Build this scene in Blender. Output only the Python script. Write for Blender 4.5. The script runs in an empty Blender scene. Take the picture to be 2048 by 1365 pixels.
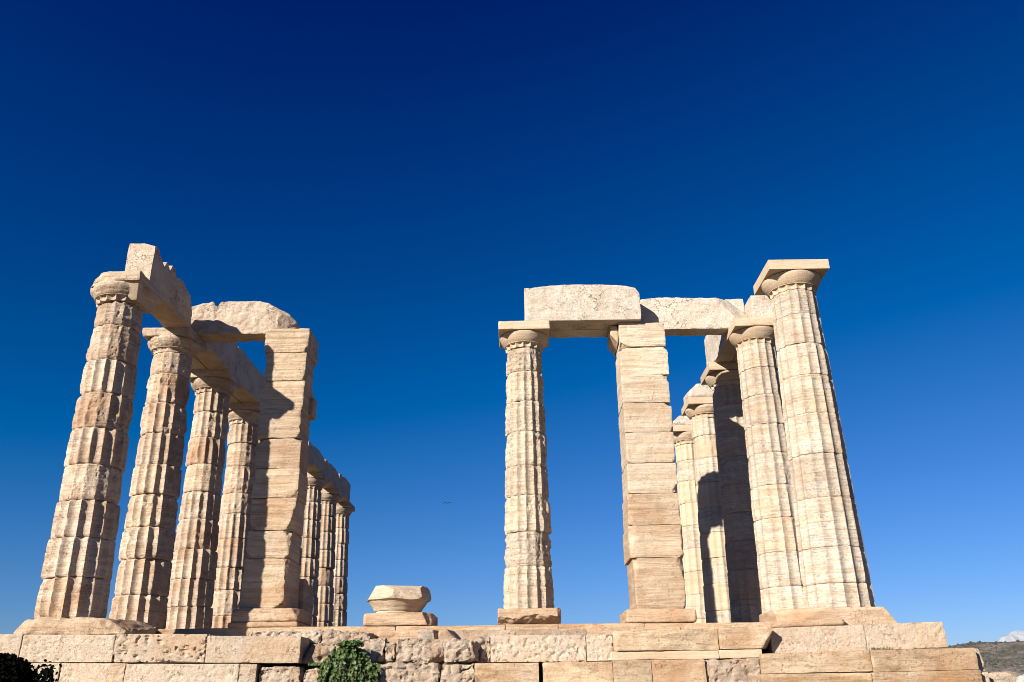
import bpy, math, random
import numpy as np
from mathutils import Matrix, Vector
R_ = math.radians
scene = bpy.context.scene
COL = scene.collection

# ------------------------------------------------------------------ camera
cam_d = bpy.data.cameras.new("camera"); cam_d.sensor_width = 36.0; cam_d.lens = 29.67
cam_d.clip_start = 0.1; cam_d.clip_end = 30000
cam = bpy.data.objects.new("camera", cam_d); COL.objects.link(cam)
YAW, PITCH, ROLL = .0085, .3959, -.0125
_fw = Vector((-math.sin(YAW)*math.cos(PITCH), math.cos(YAW)*math.cos(PITCH), math.sin(PITCH)))
_rt = Vector((math.cos(YAW), math.sin(YAW), 0)); _up = _rt.cross(_fw)
_r2 = _rt*math.cos(ROLL) + _up*math.sin(ROLL); _u2 = -_rt*math.sin(ROLL) + _up*math.cos(ROLL)
M = Matrix((( _r2.x, _u2.x, -_fw.x, 1.0208), (_r2.y, _u2.y, -_fw.y, -14.3342), (_r2.z, _u2.z, -_fw.z, -1.1774), (0, 0, 0, 1)))
cam.matrix_world = M
scene.camera = cam

# ------------------------------------------------------------------ sky + sun
SUN_AZ, SUN_EL = R_(40.5), R_(25.5)          # azimuth to the left of straight-behind
SKY_VEIL, SKY_TINT = (.85, .70, .95), (.87, .84, 1.10)
world = bpy.data.worlds.new("World"); scene.world = world; world.use_nodes = True
wn = world.node_tree; wn.nodes.clear()
sky = wn.nodes.new('ShaderNodeTexSky'); sky.sky_type = 'NISHITA'; sky.sun_disc = False
sky.sun_elevation = SUN_EL; sky.sun_rotation = R_(180) + SUN_AZ
sky.altitude = 0; sky.air_density = 1.0; sky.dust_density = 0.0; sky.ozone_density = 8.0
bg = wn.nodes.new('ShaderNodeBackground'); bg.inputs['Strength'].default_value = 0.05
wo = wn.nodes.new('ShaderNodeOutputWorld')
sub = wn.nodes.new('ShaderNodeVectorMath'); sub.operation = 'SUBTRACT'; sub.inputs[1].default_value = SKY_VEIL      # polarised, contrasty sky
mul = wn.nodes.new('ShaderNodeVectorMath'); mul.operation = 'MULTIPLY'; mul.inputs[1].default_value = SKY_TINT
mx = wn.nodes.new('ShaderNodeVectorMath'); mx.operation = 'MAXIMUM'; mx.inputs[1].default_value = (0, 0, 0)
wn.links.new(sky.outputs[0], sub.inputs[0]); wn.links.new(sub.outputs[0], mul.inputs[0]); wn.links.new(mul.outputs[0], mx.inputs[0]); wn.links.new(mx.outputs[0], bg.inputs[0])
wn.links.new(bg.outputs[0], wo.inputs[0])
sun_d = bpy.data.lights.new("sun", 'SUN'); sun_d.energy = 5.0; sun_d.angle = R_(0.53); sun_d.color = (1.0, .93, .82)
sun = bpy.data.objects.new("sun", sun_d); COL.objects.link(sun)
S = Vector((-math.sin(SUN_AZ)*math.cos(SUN_EL), -math.cos(SUN_AZ)*math.cos(SUN_EL), math.sin(SUN_EL)))
sun.rotation_euler = S.to_track_quat('Z', 'Y').to_euler(); sun.location = (-20, -25, 20)
scene.view_settings.view_transform = 'Standard'; scene.view_settings.look = 'None'
scene.cycles.filter_width = 0.95
scene.view_settings.exposure = 1.06; scene.view_settings.gamma = 1.0

# ------------------------------------------------------------------ noise helpers (numpy gradient noise)
def _hash(ix, iy, iz, seed):
    h = (ix*np.uint32(374761393) + iy*np.uint32(668265263) + iz*np.uint32(2147483647) + np.uint32((seed*974634777+12345) & 0xffffffff)).astype(np.uint32)
    h = (h ^ (h >> np.uint32(13)))*np.uint32(1274126177)
    h = (h ^ (h >> np.uint32(16)))*np.uint32(2246822519)
    return h ^ (h >> np.uint32(15))
_G = np.array([[1,1,0],[-1,1,0],[1,-1,0],[-1,-1,0],[1,0,1],[-1,0,1],[1,0,-1],[-1,0,-1],[0,1,1],[0,-1,1],[0,1,-1],[0,-1,-1],[1,1,0],[-1,1,0],[0,-1,1],[0,-1,-1]], float)
def noise(P, seed=0):
    P = np.asarray(P, float); F = np.floor(P); f = P-F; I = F.astype(np.int64)
    u = f*f*f*(f*(f*6-15)+10); out = 0
    for dx in (0, 1):
        for dy in (0, 1):
            for dz in (0, 1):
                h = _hash((I[:,0]+dx).astype(np.uint32), (I[:,1]+dy).astype(np.uint32), (I[:,2]+dz).astype(np.uint32), seed)
                g = _G[(h & np.uint32(15)).astype(int)]
                d = g[:,0]*(f[:,0]-dx)+g[:,1]*(f[:,1]-dy)+g[:,2]*(f[:,2]-dz)
                w = (u[:,0] if dx else 1-u[:,0])*(u[:,1] if dy else 1-u[:,1])*(u[:,2] if dz else 1-u[:,2])
                out = out + w*d
    return out
def fbm(P, oct=3, seed=0):
    P = np.asarray(P, float); a, s, t = 1.0, 0, 0
    for o in range(oct):
        s = s + a*noise(P*(2.03**o)+7.7*o, seed+o*17); t += a; a *= .5
    return s/t*1.6
def sstep(a, b, x):
    t = np.clip((x-a)/(b-a), 0, 1); return t*t*(3-2*t)

# ------------------------------------------------------------------ object helpers
def make_obj(name, V, F, mat, parent=None, loc=(0,0,0), smooth=True, sharp=48):
    me = bpy.data.meshes.new(name)
    V = np.asarray(V, np.float32)
    lens = np.array([len(f) for f in F], np.int32); flat = np.fromiter((i for f in F for i in f), np.int32, int(lens.sum()))
    me.vertices.add(len(V)); me.vertices.foreach_set('co', V.ravel())
    me.loops.add(len(flat)); me.loops.foreach_set('vertex_index', flat)
    me.polygons.add(len(lens)); st = np.zeros(len(lens), np.int32); st[1:] = np.cumsum(lens)[:-1]
    me.polygons.foreach_set('loop_start', st); me.polygons.foreach_set('loop_total', lens)
    me.update(calc_edges=True); me.validate()
    if smooth:
        me.polygons.foreach_set('use_smooth', np.ones(len(me.polygons), bool))
        if sharp: me.set_sharp_from_angle(angle=R_(sharp))
    if mat: me.materials.append(mat)
    o = bpy.data.objects.new(name, me); COL.objects.link(o); o.location = loc
    if parent: o.parent = parent
    return o
def tag(o, label=None, cat=None, group=None, kind=None):
    if label: o['label'] = label
    if cat: o['category'] = cat; o['kind'] = 'thing'
    if group: o['group'] = group
    if kind: o['kind'] = kind
    return o
def thing(name, loc, label, cat, group=None, rot=(0,0,0)):
    o = bpy.data.objects.new(name, None); COL.objects.link(o); o.location = loc; o.rotation_euler = rot
    o.empty_display_size = .3
    return tag(o, label, cat, group)

# ------------------------------------------------------------------ materials
class NT:
    def __init__(s, name):
        s.m = bpy.data.materials.new(name); s.m.use_nodes = True; s.t = s.m.node_tree; s.t.nodes.clear()
        s.out = s.n('ShaderNodeOutputMaterial'); s.b = s.n('ShaderNodeBsdfPrincipled')
        s.l(s.b.outputs[0], s.out.inputs[0])
    def n(s, k, **kw):
        x = s.t.nodes.new(k)
        for a, b in kw.items(): setattr(x, a, b)
        return x
    def l(s, a, b): s.t.links.new(a, b)
    def val(s, inp, v):
        if hasattr(v, 'is_output') or isinstance(v, bpy.types.NodeSocket): s.l(v, inp)
        else: inp.default_value = v
    def coord(s, scale=(1,1,1), rnd=True, rot=(0,0,0)):
        tc = s.n('ShaderNodeTexCoord'); v = tc.outputs['Object']
        if rnd:
            oi = s.n('ShaderNodeObjectInfo'); mu = s.n('ShaderNodeMath', operation='MULTIPLY'); s.l(oi.outputs['Random'], mu.inputs[0]); mu.inputs[1].default_value = 57.3
            ad = s.n('ShaderNodeVectorMath', operation='ADD'); s.l(v, ad.inputs[0]); s.l(mu.outputs[0], ad.inputs[1]); v = ad.outputs[0]
        mp = s.n('ShaderNodeMapping'); mp.inputs['Scale'].default_value = scale; mp.inputs['Rotation'].default_value = rot; s.l(v, mp.inputs['Vector'])
        return mp.outputs[0]
    def noise(s, vec, scale, detail=5, rough=.55, dist=0.0):
        x = s.n('ShaderNodeTexNoise'); s.l(vec, x.inputs['Vector']); x.inputs['Scale'].default_value = scale
        x.inputs['Detail'].default_value = detail; x.inputs['Roughness'].default_value = rough; x.inputs['Distortion'].default_value = dist
        return x.outputs['Fac']
    def ramp(s, fac, stops):
        x = s.n('ShaderNodeValToRGB'); e = x.color_ramp.elements
        while len(e) < len(stops): e.new(.5)
        for i, (p, c) in enumerate(stops):
            e[i].position = p; e[i].color = (c, c, c, 1) if not hasattr(c, '__len__') else (*c, 1)
        s.l(fac, x.inputs[0]); return x.outputs[0]
    def mix(s, fac, a, b, mode='MIX'):
        x = s.n('ShaderNodeMix', data_type='RGBA', blend_type=mode)
        s.val(x.inputs[0], fac)
        for i, v in ((6, a), (7, b)):
            if isinstance(v, bpy.types.NodeSocket): s.l(v, x.inputs[i])
            else: x.inputs[i].default_value = (*v, 1)
        return x.outputs[2]
    def math(s, op, a, b=0.0):
        x = s.n('ShaderNodeMath', operation=op); s.val(x.inputs[0], a); s.val(x.inputs[1], b); return x.outputs[0]
    def bump(s, h, strength, dist, prev=None):
        x = s.n('ShaderNodeBump'); x.inputs['Strength'].default_value = strength; x.inputs['Distance'].default_value = dist
        s.l(h, x.inputs['Height'])
        if prev: s.l(prev, x.inputs['Normal'])
        return x.outputs[0]

def stone(name, cream, tan, dark, strata=(1.1,1.1,9.0), strata_amt=.6, pit=.35, grey=.3, orange=.0, bump=1.0, tone=.5, pit_scale=28, crack=0.0, rot=(0,0,0), vein=0.0, crust=0.0, lines=.3, stain=.5):
    cream, tan, dark = [tuple(q*.66 for q in c_) for c_ in (cream, tan, dark)]
    t = NT(name)
    co = t.coord(); cs = t.coord(scale=strata, rot=rot)
    lay = t.noise(cs, 1.0, 7, .62, .6)
    c = t.mix(t.math('MULTIPLY', t.ramp(lay, [(.40, 0.0), (.62, 1.0)]), strata_amt), cream, tan)
    oi = t.n('ShaderNodeObjectInfo')
    c = t.mix(t.math('MULTIPLY', oi.outputs['Random'], tone), c, tuple(.55*a+.45*b for a, b in zip(tan, cream)))
    pat = t.noise(co, 1.7, 5, .6, .3)
    c = t.mix(t.math('MULTIPLY', t.ramp(pat, [(.47, 0.0), (.66, 1.0)]), grey), c, (cream[0]*.93, cream[1]*.98, cream[2]*1.08))
    fine = t.noise(cs, 4.2, 6, .7, .4)
    c = t.mix(t.math('MULTIPLY', t.ramp(fine, [(.52, 0.0), (.70, 1.0)]), strata_amt*.8), c, tuple(.6*a+.4*b for a, b in zip(tan, dark)))
    if vein:
        vz = t.noise(cs, 2.1, 4, .55, 1.2)
        c = t.mix(t.math('MULTIPLY', t.ramp(vz, [(.47, 0.0), (.5, 1.0), (.53, 0.0)]), vein), c, (.25, .24, .23))
    if orange:
        og = t.noise(co, 4.3, 5, .65, .2)
        c = t.mix(t.math('MULTIPLY', t.ramp(og, [(.56, 0.0), (.68, 1.0)]), orange), c, (.33, .155, .06))
    t2 = t.math('FRACT', t.math('MULTIPLY', oi.outputs['Random'], 7.31))
    c = t.mix(1.0, c, t.ramp(t2, [(0.0, (1-.30*tone, 1-.33*tone, 1-.36*tone)), (.55, (1, 1, 1)), (1.0, (1.06, 1.05, 1.02))]), 'MULTIPLY')
    bs = t.noise(co, .9, 5, .65, .5)
    c = t.mix(t.math('MULTIPLY', t.ramp(bs, [(.50, 0.0), (.66, 1.0)]), stain), c, tuple(q*w for q, w in zip(tan, (1.0, .80, .62))))
    if crust:
        ck = t.noise(co, 2.4, 7, .72, .4)
        ckm = t.math('MULTIPLY', t.ramp(ck, [(.52, 0.0), (.66, 1.0)]), t.ramp(t.noise(cs, 6.0, 4, .7), [(.35, .25), (.6, 1.0)]))
        c = t.mix(t.math('MULTIPLY', ckm, crust), c, tuple(.5*a+.5*b for a, b in zip(tan, dark)))
    ln = t.noise(t.coord(scale=(strata[0]*1.3, strata[1]*1.3, strata[2]*4.5), rot=rot), 1.0, 5, .7, .8)
    lm = t.ramp(ln, [(.55, 0.0), (.66, 1.0)])
    c = t.mix(t.math('MULTIPLY', lm, lines), c, tuple(.45*a+.55*b for a, b in zip(tan, dark)))
    pt = t.noise(co, pit_scale, 4, .65)
    pt2 = t.noise(co, 3.1, 3, .6)
    pm = t.math('MULTIPLY', t.ramp(pt, [(.56, 0.0), (.68, 1.0)]), t.ramp(pt2, [(.42, .2), (.62, 1.0)]))
    c = t.mix(t.math('MULTIPLY', pm, pit), c, dark)
    sp = t.noise(co, 75, 3, .6)
    c = t.mix(.42, c, t.mix(1.0, c, t.ramp(sp, [(.32, .45), (.62, 1.08)]), 'MULTIPLY'))
    h2 = t.noise(co, 9, 6, .68)
    n1 = t.bump(lay, .5*bump, .03)
    n1 = t.bump(fine, .45*bump, .02, n1)
    n1 = t.bump(t.math('SUBTRACT', 1.0, lm), .35*bump, .012, n1)
    n1 = t.bump(h2, .5*bump, .03, n1)
    inv = t.math('SUBTRACT', 1.0, pm)
    n1 = t.bump(inv, .5*bump, .015, n1)
    n1 = t.bump(t.noise(co, 60, 3, .6), .5*bump, .008, n1)
    if crack:
        vo = t.n('ShaderNodeTexVoronoi', feature='DISTANCE_TO_EDGE'); vo.inputs['Scale'].default_value = 1.5
        wv = t.n('ShaderNodeVectorMath', operation='ADD'); nz = t.n('ShaderNodeTexNoise'); nz.inputs['Scale'].default_value = 3.5; nz.inputs['Detail'].default_value = 5; t.l(co, nz.inputs['Vector'])
        t.l(co, wv.inputs[0]); t.l(nz.outputs['Color'], wv.inputs[1]); t.l(wv.outputs[0], vo.inputs['Vector'])
        cr = t.ramp(vo.outputs['Distance'], [(.0, 1.0), (.012, 0.0)])
        cr = t.math('MULTIPLY', cr, t.ramp(t.noise(co, 1.3, 2), [(.5, 0.0), (.6, 1.0)]))
        c = t.mix(t.math('MULTIPLY', cr, crack), c, (.05, .035, .025))
        n1 = t.bump(t.math('SUBTRACT', 1.0, cr), .8*crack, .02, n1)
    t.l(c, t.b.inputs['Base Color']); t.l(n1, t.b.inputs['Normal'])
    t.b.inputs['Roughness'].default_value = .82; t.b.inputs['Specular IOR Level'].default_value = .25
    return t.m

DK = (.13, .085, .055)
M_left = stone('weathered_marble_tan', (.84,.675,.515), (.52,.345,.215), DK, strata_amt=.7, pit=.6, grey=.35, bump=1.2, tone=.45, crust=.85, lines=.45, stain=.6)
M_right = stone('weathered_marble_cream', (.81,.705,.565), (.60,.43,.28), DK, strata_amt=.65, pit=.5, grey=.5, bump=1.0, tone=.5, vein=.9, crust=.65, lines=.65, stain=.35)
M_pron = stone('weathered_marble_pale', (.83,.705,.55), (.58,.42,.28), DK, strata_amt=.55, pit=.65, grey=.35, bump=1.8, tone=.35, crust=.65, lines=.5, stain=.25)
M_new = stone('restored_marble', (.78,.63,.455), (.60,.43,.28), (.3,.2,.13), strata_amt=.55, pit=.3, grey=.2, bump=.5, tone=.4, lines=.3, crust=.2, stain=.3)
M_beam = stone('beam_marble', (.84,.745,.62), (.62,.48,.35), DK, strata=(2.2,2.2,4.0), strata_amt=.5, pit=.5, grey=.35, orange=.12, bump=1.1, tone=.2, crack=.9, vein=.1, crust=.3, lines=.15, stain=.2)
M_beamL = stone('beam_marble_tan', (.78,.64,.495), (.56,.395,.26), DK, strata=(2.2,2.2,4.0), strata_amt=.5, pit=.5, grey=.35, bump=1.2, tone=.25, crack=.9, crust=.4, lines=.15, stain=.3)
M_anta = stone('pier_marble', (.80,.64,.465), (.52,.345,.205), DK, strata=(.6,.6,8.0), strata_amt=.9, pit=.45, grey=.3, bump=1.1, tone=.5, crust=.55, lines=.5, stain=.5)
M_pier = stone('pier_marble_pale', (.86,.735,.565), (.64,.46,.30), DK, strata=(.6,.6,8.0), strata_amt=.75, pit=.35, grey=.35, bump=1.0, tone=.35, crust=.3, lines=.45, stain=.25)
M_poros = stone('porous_limestone', (.75,.615,.47), (.60,.45,.31), (.15,.10,.065), strata=(3,3,4), strata_amt=.45, pit=.75, grey=.35, orange=.25, bump=1.1, tone=.35, pit_scale=26, crust=.2, lines=.08)
M_rough = stone('rough_limestone', (.66,.54,.42), (.50,.355,.24), (.12,.08,.05), strata=(3,3,4), strata_amt=.4, pit=.7, grey=.5, orange=.6, bump=1.9, tone=.4, pit_scale=18, crust=.4, lines=.15)
M_step = stone('step_marble', (.84,.665,.47), (.47,.285,.145), DK, strata=(.9,.9,4.0), strata_amt=1.0, pit=.6, grey=.35, bump=1.1, tone=.6, crust=.6, lines=.10, stain=.6)
M_base = stone('base_marble', (.76,.57,.395), (.50,.31,.175), DK, strata=(1,1,7.0), strata_amt=.7, pit=.4, grey=.2, orange=.4, bump=1.2, tone=.5, crust=.3, lines=.35)
M_floor = stone('floor_earth', (.30,.23,.15), (.22,.16,.10), DK, strata=(2,2,2), strata_amt=.5, pit=.5, grey=.1, bump=1.0, tone=.1)

# ------------------------------------------------------------------ geometry: drums, capitals, blocks
def ring_faces(nz, nt):
    F = []
    for j in range(nz-1):
        a = j*nt
        for i in range(nt):
            k = (i+1) % nt
            F.append((a+i, a+k, a+nt+k, a+nt+i))
    F.append(tuple(range(nt-1, -1, -1))); F.append(tuple((nz-1)*nt+i for i in range(nt)))
    return F
def drum(name, parent, mat, z0, z1, r0, r1, nt, dz, depth, ero, rough, seed, phase, chip=.02, off=(0,0), nfl=16, patch=1.0):
    h = z1-z0; n = max(6, int(h/dz)); g = .003
    zz = np.concatenate([[0, .006, .014, .024], np.linspace(.04, h-.04, n), [h-.024, h-.014, h-.006, h]])
    zz = zz*(h-2*g)/h + g
    th = np.linspace(0, 2*math.pi, nt, endpoint=False)
    Z, T = np.meshgrid(zz, th, indexing='ij'); Z = Z.ravel(); T = T.ravel()
    Rr = r0+(r1-r0)*Z/h
    C = np.stack([np.cos(T)*Rr, np.sin(T)*Rr, Z], 1); W = C+seed*3.37
    f = (T*nfl/(2*math.pi)+phase) % 1.0 - .5
    prof = 1-(2*f)**2
    en = fbm(W*np.array([2.6,2.6,2.6]), 3, seed)
    edge_n = fbm(W*np.array([3.2,3.2,1.0]), 2, seed+5)
    dist = np.minimum(Z, h-Z)
    E = sstep(.44, .60, ero + en*.50*patch + .18*np.exp(-(dist/.05)**2)*(ero > .12))
    med = fbm(W*np.array([7,7,11]), 3, seed+9)
    lay = fbm(np.stack([W[:,0]*1.1, W[:,1]*1.1, W[:,2]*17], 1), 2, seed+3)
    big = fbm(W*1.6, 2, seed+31)
    pits = sstep(.28, .55, fbm(W*15, 2, seed+21))*sstep(-.05, .3, en)
    er = .25+.75*E
    barrel = np.exp(-(dist/.085)**2)
    loss = np.clip(fbm(W*np.array([2.7,2.7,2.2]), 4, seed+77)-.22, 0, 1)
    ridg = np.abs(fbm(W*np.array([5,5,4]), 3, seed+83))
    r = Rr - (1-E)*depth*prof - E*(depth*(.48+.34*prof) + rough*(.35*med+.30-.55*ridg)) - rough*.30*lay*(.4+.6*E) - rough*.30*big*er - rough*2.6*loss*er - rough*.8*pits*E
    r -= ero*chip*.45*barrel*(.6+.8*np.clip(edge_n+.3, 0, 1))
    ar = np.exp(-((np.abs(f)-.5)/.06)**2)                      # nibbled arrises
    r -= ar*rough*1.0*np.clip(fbm(W*np.array([9,9,9]), 2, seed+40)+.05, 0, 1)
    r -= (.65*chip + chip*1.2*np.clip(edge_n+.1, 0, 1))*np.exp(-(dist/(.008+chip*.42))**1.5)
    bigchip = np.clip(fbm(W*np.array([2.2,2.2,.6]), 2, seed+60)-.28, 0, 1)
    r -= chip*4.0*bigchip*np.exp(-(dist/.07)**2)
    V = np.stack([np.cos(T)*r+off[0], np.sin(T)*r+off[1], Z], 1)
    return make_obj(name, V, ring_faces(len(zz), nt), mat, parent, (0, 0, z0), sharp=55)

def grid_box(hx, hy, hz, res):
    nx, ny, nz = [max(2, int(round(2*h/res))) for h in (hx, hy, hz)]
    idx = {}; V = []; F = []
    def vid(i, j, k):
        key = (i, j, k)
        if key not in idx:
            idx[key] = len(V); V.append((-hx+2*hx*i/nx, -hy+2*hy*j/ny, -hz+2*hz*k/nz))
        return idx[key]
    for k in (0, nz):
        for i in range(nx):
            for j in range(ny):
                q = (vid(i,j,k), vid(i+1,j,k), vid(i+1,j+1,k), vid(i,j+1,k)); F.append(q if k else q[::-1])
    for j in (0, ny):
        for i in range(nx):
            for k in range(nz):
                q = (vid(i,j,k), vid(i+1,j,k), vid(i+1,j,k+1), vid(i,j,k+1)); F.append(q[::-1] if j else q)
    for i in (0, nx):
        for j in range(ny):
            for k in range(nz):
                q = (vid(i,j,k), vid(i,j+1,k), vid(i,j+1,k+1), vid(i,j,k+1)); F.append(q if i else q[::-1])
    return np.array(V), F
def block(name, parent, mat, x, y, z, res=.03, r=.015, rn=.03, amp=.006, lay=.004, pit=.0, seed=0, cuts=(), top=None, shear=None, axis='x', big=.0, bot=None, warp=None, ridge=0.0):
    """x,y,z = (min,max) in the parent's frame. cuts: (point, normal, roughness) in the parent's frame."""
    c = np.array([(x[0]+x[1])/2, (y[0]+y[1])/2, (z[0]+z[1])/2]); h = np.array([(x[1]-x[0])/2, (y[1]-y[0])/2, (z[1]-z[0])/2])
    P, F = grid_box(*h, res); W = P+c+seed*5.13
    if parent is not None: W = W+np.array(parent.location)
    rv = r + rn*np.clip(fbm(W*3.1, 3, seed)+.05, 0, 1)*1.6
    rv = np.minimum(rv, .8*h.min())[:, None]
    Q = np.clip(P, -(h-rv), h-rv); d = P-Q; L = np.linalg.norm(d, axis=1, keepdims=True); n = d/np.maximum(L, 1e-9)
    P = Q + n*rv
    disp = amp*fbm(W*5, 4, seed+2) + lay*fbm(np.stack([W[:,0]*1.2, W[:,1]*1.2, W[:,2]*18], 1), 2, seed+4)
    if big: disp = disp + big*fbm(W*2.0, 3, seed+6)
    if ridge: disp = disp - ridge*(1-np.abs(fbm(W*4.0, 3, seed+14))*3).clip(0, 1)
    if pit: disp = disp - pit*sstep(.2, .5, fbm(W*13, 2, seed+8))
    P = P + n*disp[:, None]
    if top is not None:                                       # irregular top edge along one axis
        u = P[:, 0]+c[0] if axis == 'x' else P[:, 1]+c[1]
        tz = np.interp(u, [a for a, b in top], [b for a, b in top])
        k = (P[:, 2]+h[2])/(2*h[2]); P[:, 2] += k*(tz-(c[2]+h[2]))
    if bot is not None:
        u = P[:, 0]+c[0] if axis == 'x' else P[:, 1]+c[1]
        tz = np.interp(u, [a for a, b in bot], [b for a, b in bot])
        k = 1-(P[:, 2]+h[2])/(2*h[2]); P[:, 2] += k*(tz-(c[2]-h[2]))
    if shear is not None:                                     # corner heights: top-left, top-right, bottom-left, bottom-right
        u = (P[:, 0]+h[0])/(2*h[0]); k = (P[:, 2]+h[2])/(2*h[2])
        zt = shear[0]+(shear[1]-shear[0])*u; zb = shear[2]+(shear[3]-shear[2])*u
        P[:, 2] = zb+(zt-zb)*k - c[2]
    if warp is not None: P = warp(P+c)-c
    for pt, nn, rg in cuts:
        nn = np.array(nn, float); nn /= np.linalg.norm(nn)
        s = (P+c-np.array(pt))@nn
        s = s + rg*fbm(W*4.5, 3, seed+12)
        P = P - np.clip(s, 0, None)[:, None]*nn
    return make_obj(name, P, F, mat, parent, tuple(c), sharp=42)

def lathe(name, parent, mat, prof, nt, depth_f, rough, seed, phase=0, loc=(0,0,0), ero=.2, nfl=16, cuts=(), dz=.012, sharp=50):
    zs = []; rs = []; ds = []
    for (a, b) in zip(prof[:-1], prof[1:]):
        n = max(1, int(math.hypot(b[0]-a[0], b[1]-a[1])/dz))
        for i in range(n):
            t = i/n; zs.append(a[0]+(b[0]-a[0])*t); rs.append(a[1]+(b[1]-a[1])*t); ds.append(a[2]+(b[2]-a[2])*t)
    zs.append(prof[-1][0]); rs.append(prof[-1][1]); ds.append(prof[-1][2])
    th = np.linspace(0, 2*math.pi, nt, endpoint=False)
    nz = len(zs); Z = np.repeat(zs, nt); Rr = np.repeat(rs, nt); D = np.repeat(ds, nt); T = np.tile(th, nz)
    C = np.stack([np.cos(T)*Rr, np.sin(T)*Rr, Z], 1); W = C+seed*2.91
    f = (T*nfl/(2*math.pi)+phase) % 1.0 - .5; prof_ = 1-(2*f)**2
    en = fbm(W*3.0, 3, seed); E = sstep(.42, .62, ero+en*.55)
    r = Rr - D*depth_f*(prof_*(1-E)+.5*E) - rough*(fbm(W*6, 3, seed+3)*(.4+E) + .5*E) - rough*.4*fbm(np.stack([W[:,0], W[:,1], W[:,2]*22], 1), 2, seed+7)
    P = np.stack([np.cos(T)*r, np.sin(T)*r, Z], 1)
    for pt, nn, rg in cuts:
        nn = np.array(nn, float); nn /= np.linalg.norm(nn)
        s = (P-np.array(pt))@nn + rg*fbm(W*4.5, 3, seed+12)
        P = P - np.clip(s, 0, None)[:, None]*nn
    return make_obj(name, P, ring_faces(nz, nt), mat, parent, loc, sharp=sharp)

NECK = 5.58
ZJ = [0.0, .645, 1.285, 1.91, 2.54, 3.18, 3.83, 4.475, 5.09, NECK]
def column(x, y, label, mat, ero, group, joints=ZJ, r0=.55, r1=.415, nt=192, dz=.022, depth=.05, rough=.02, chip=.02, seed=1, phase=.2, wob=.012,
           cap_mat=None, cap=True, ab=.55, ech_ero=.1, ech_rough=.006, lean=0.0, base=0.0, ab_kw=None, ab_cuts=(), ech_cuts=(), ab_mat=None, patch=1.0):
    t = thing('doric_column', (x, y, 0), label, 'column', group, rot=(0, lean, 0))
    rnd = random.Random(seed)
    js = list(joints); n = len(js)-1; top = js[-1]
    for i in range(n):
        a, b = js[i], js[i+1]
        ra = r0+(r1-r0)*(a-base)/(top-base); rb = r0+(r1-r0)*(b-base)/(top-base)
        k = rnd.uniform(-wob, wob*.5)
        drum('drum', t, mat[i % len(mat)] if isinstance(mat, (list, tuple)) else mat, a, b, ra+k, rb+k, nt, dz, depth*(ra/.55), ero[i], rough, seed*50+i, phase+rnd.uniform(-.03, .03), chip,
             (rnd.uniform(-wob, wob)*.5, rnd.uniform(-wob, wob)*.5), patch=patch)
    if cap:
        cm = cap_mat or (mat[0] if isinstance(mat, (list, tuple)) else mat)
        s = r1/.415
        P = [(0, .413*s, 1), (.004, .416*s, 1), (.06, .420*s, 1), (.095, .432*s, .8), (.098, .440*s, .0), (.106, .440*s, 0), (.108, .434*s, 0), (.118, .446*s, 0), (.120, .440*s, 0), (.150, .465*s, 0), (.20, .500*s, 0), (.25, .526*s, 0), (.29, .538*s, 0), (.312, .538*s, 0), (.325, .52*s, 0)]
        c = lathe('echinus', t, cm, P, max(96, nt), depth*.8, ech_rough, seed*50+30, phase, (0, 0, top), ech_ero, cuts=ech_cuts)
        kw = dict(res=.03 if nt > 150 else .05, r=.006, rn=.012, amp=.003, lay=.002, seed=seed*50+40)
        kw.update(ab_kw or {})
        block('abacus', t, ab_mat or cm, (-ab, ab), (-ab, ab), (top+.326, top+.52), cuts=ab_cuts, **kw)
    return t

# ------------------------------------------------------------------ terrain, sea
HC = np.array([1.02, -14.33, -1.18])
def hill_el(az):      # elevation (deg above the eye) of the far ridge by azimuth to the right (deg)
    return np.interp(az, [4, 12, 20, 25.2, 26.65, 27.5, 28.1, 29.1, 31, 36, 45, 60, 75], [-1.0, .2, 1.5, 2.36, 2.56, 2.53, 2.48, 2.55, 2.7, 3.2, 3.0, 2.0, -1.0])
def ground_z(X, Y):
    Rr = np.hypot(X, Y); az = np.degrees(np.arctan2(X, Y))
    P = np.stack([X, Y, 0*X], 1)
    z = -1.62+.16*fbm(P*.25, 3, 1)*sstep(3, 12, Rr)
    z = z + (-55)*sstep(45, 420, Rr)
    ridge = 1150*np.tan(np.radians(hill_el(az)))
    prof = np.interp(Rr, [380, 560, 1150, 1500, 2500], [0, .18, 1.0, .8, -.1])
    hz = (ridge+55)*prof + 6*fbm(P*.006, 4, 4)*sstep(450, 800, Rr)*(1-sstep(950, 1150, Rr)*.8)
    return z + np.where(ridge > -18, hz, 0)*(sstep(3, 14, az)*(1-sstep(66, 75, az)))
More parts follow.
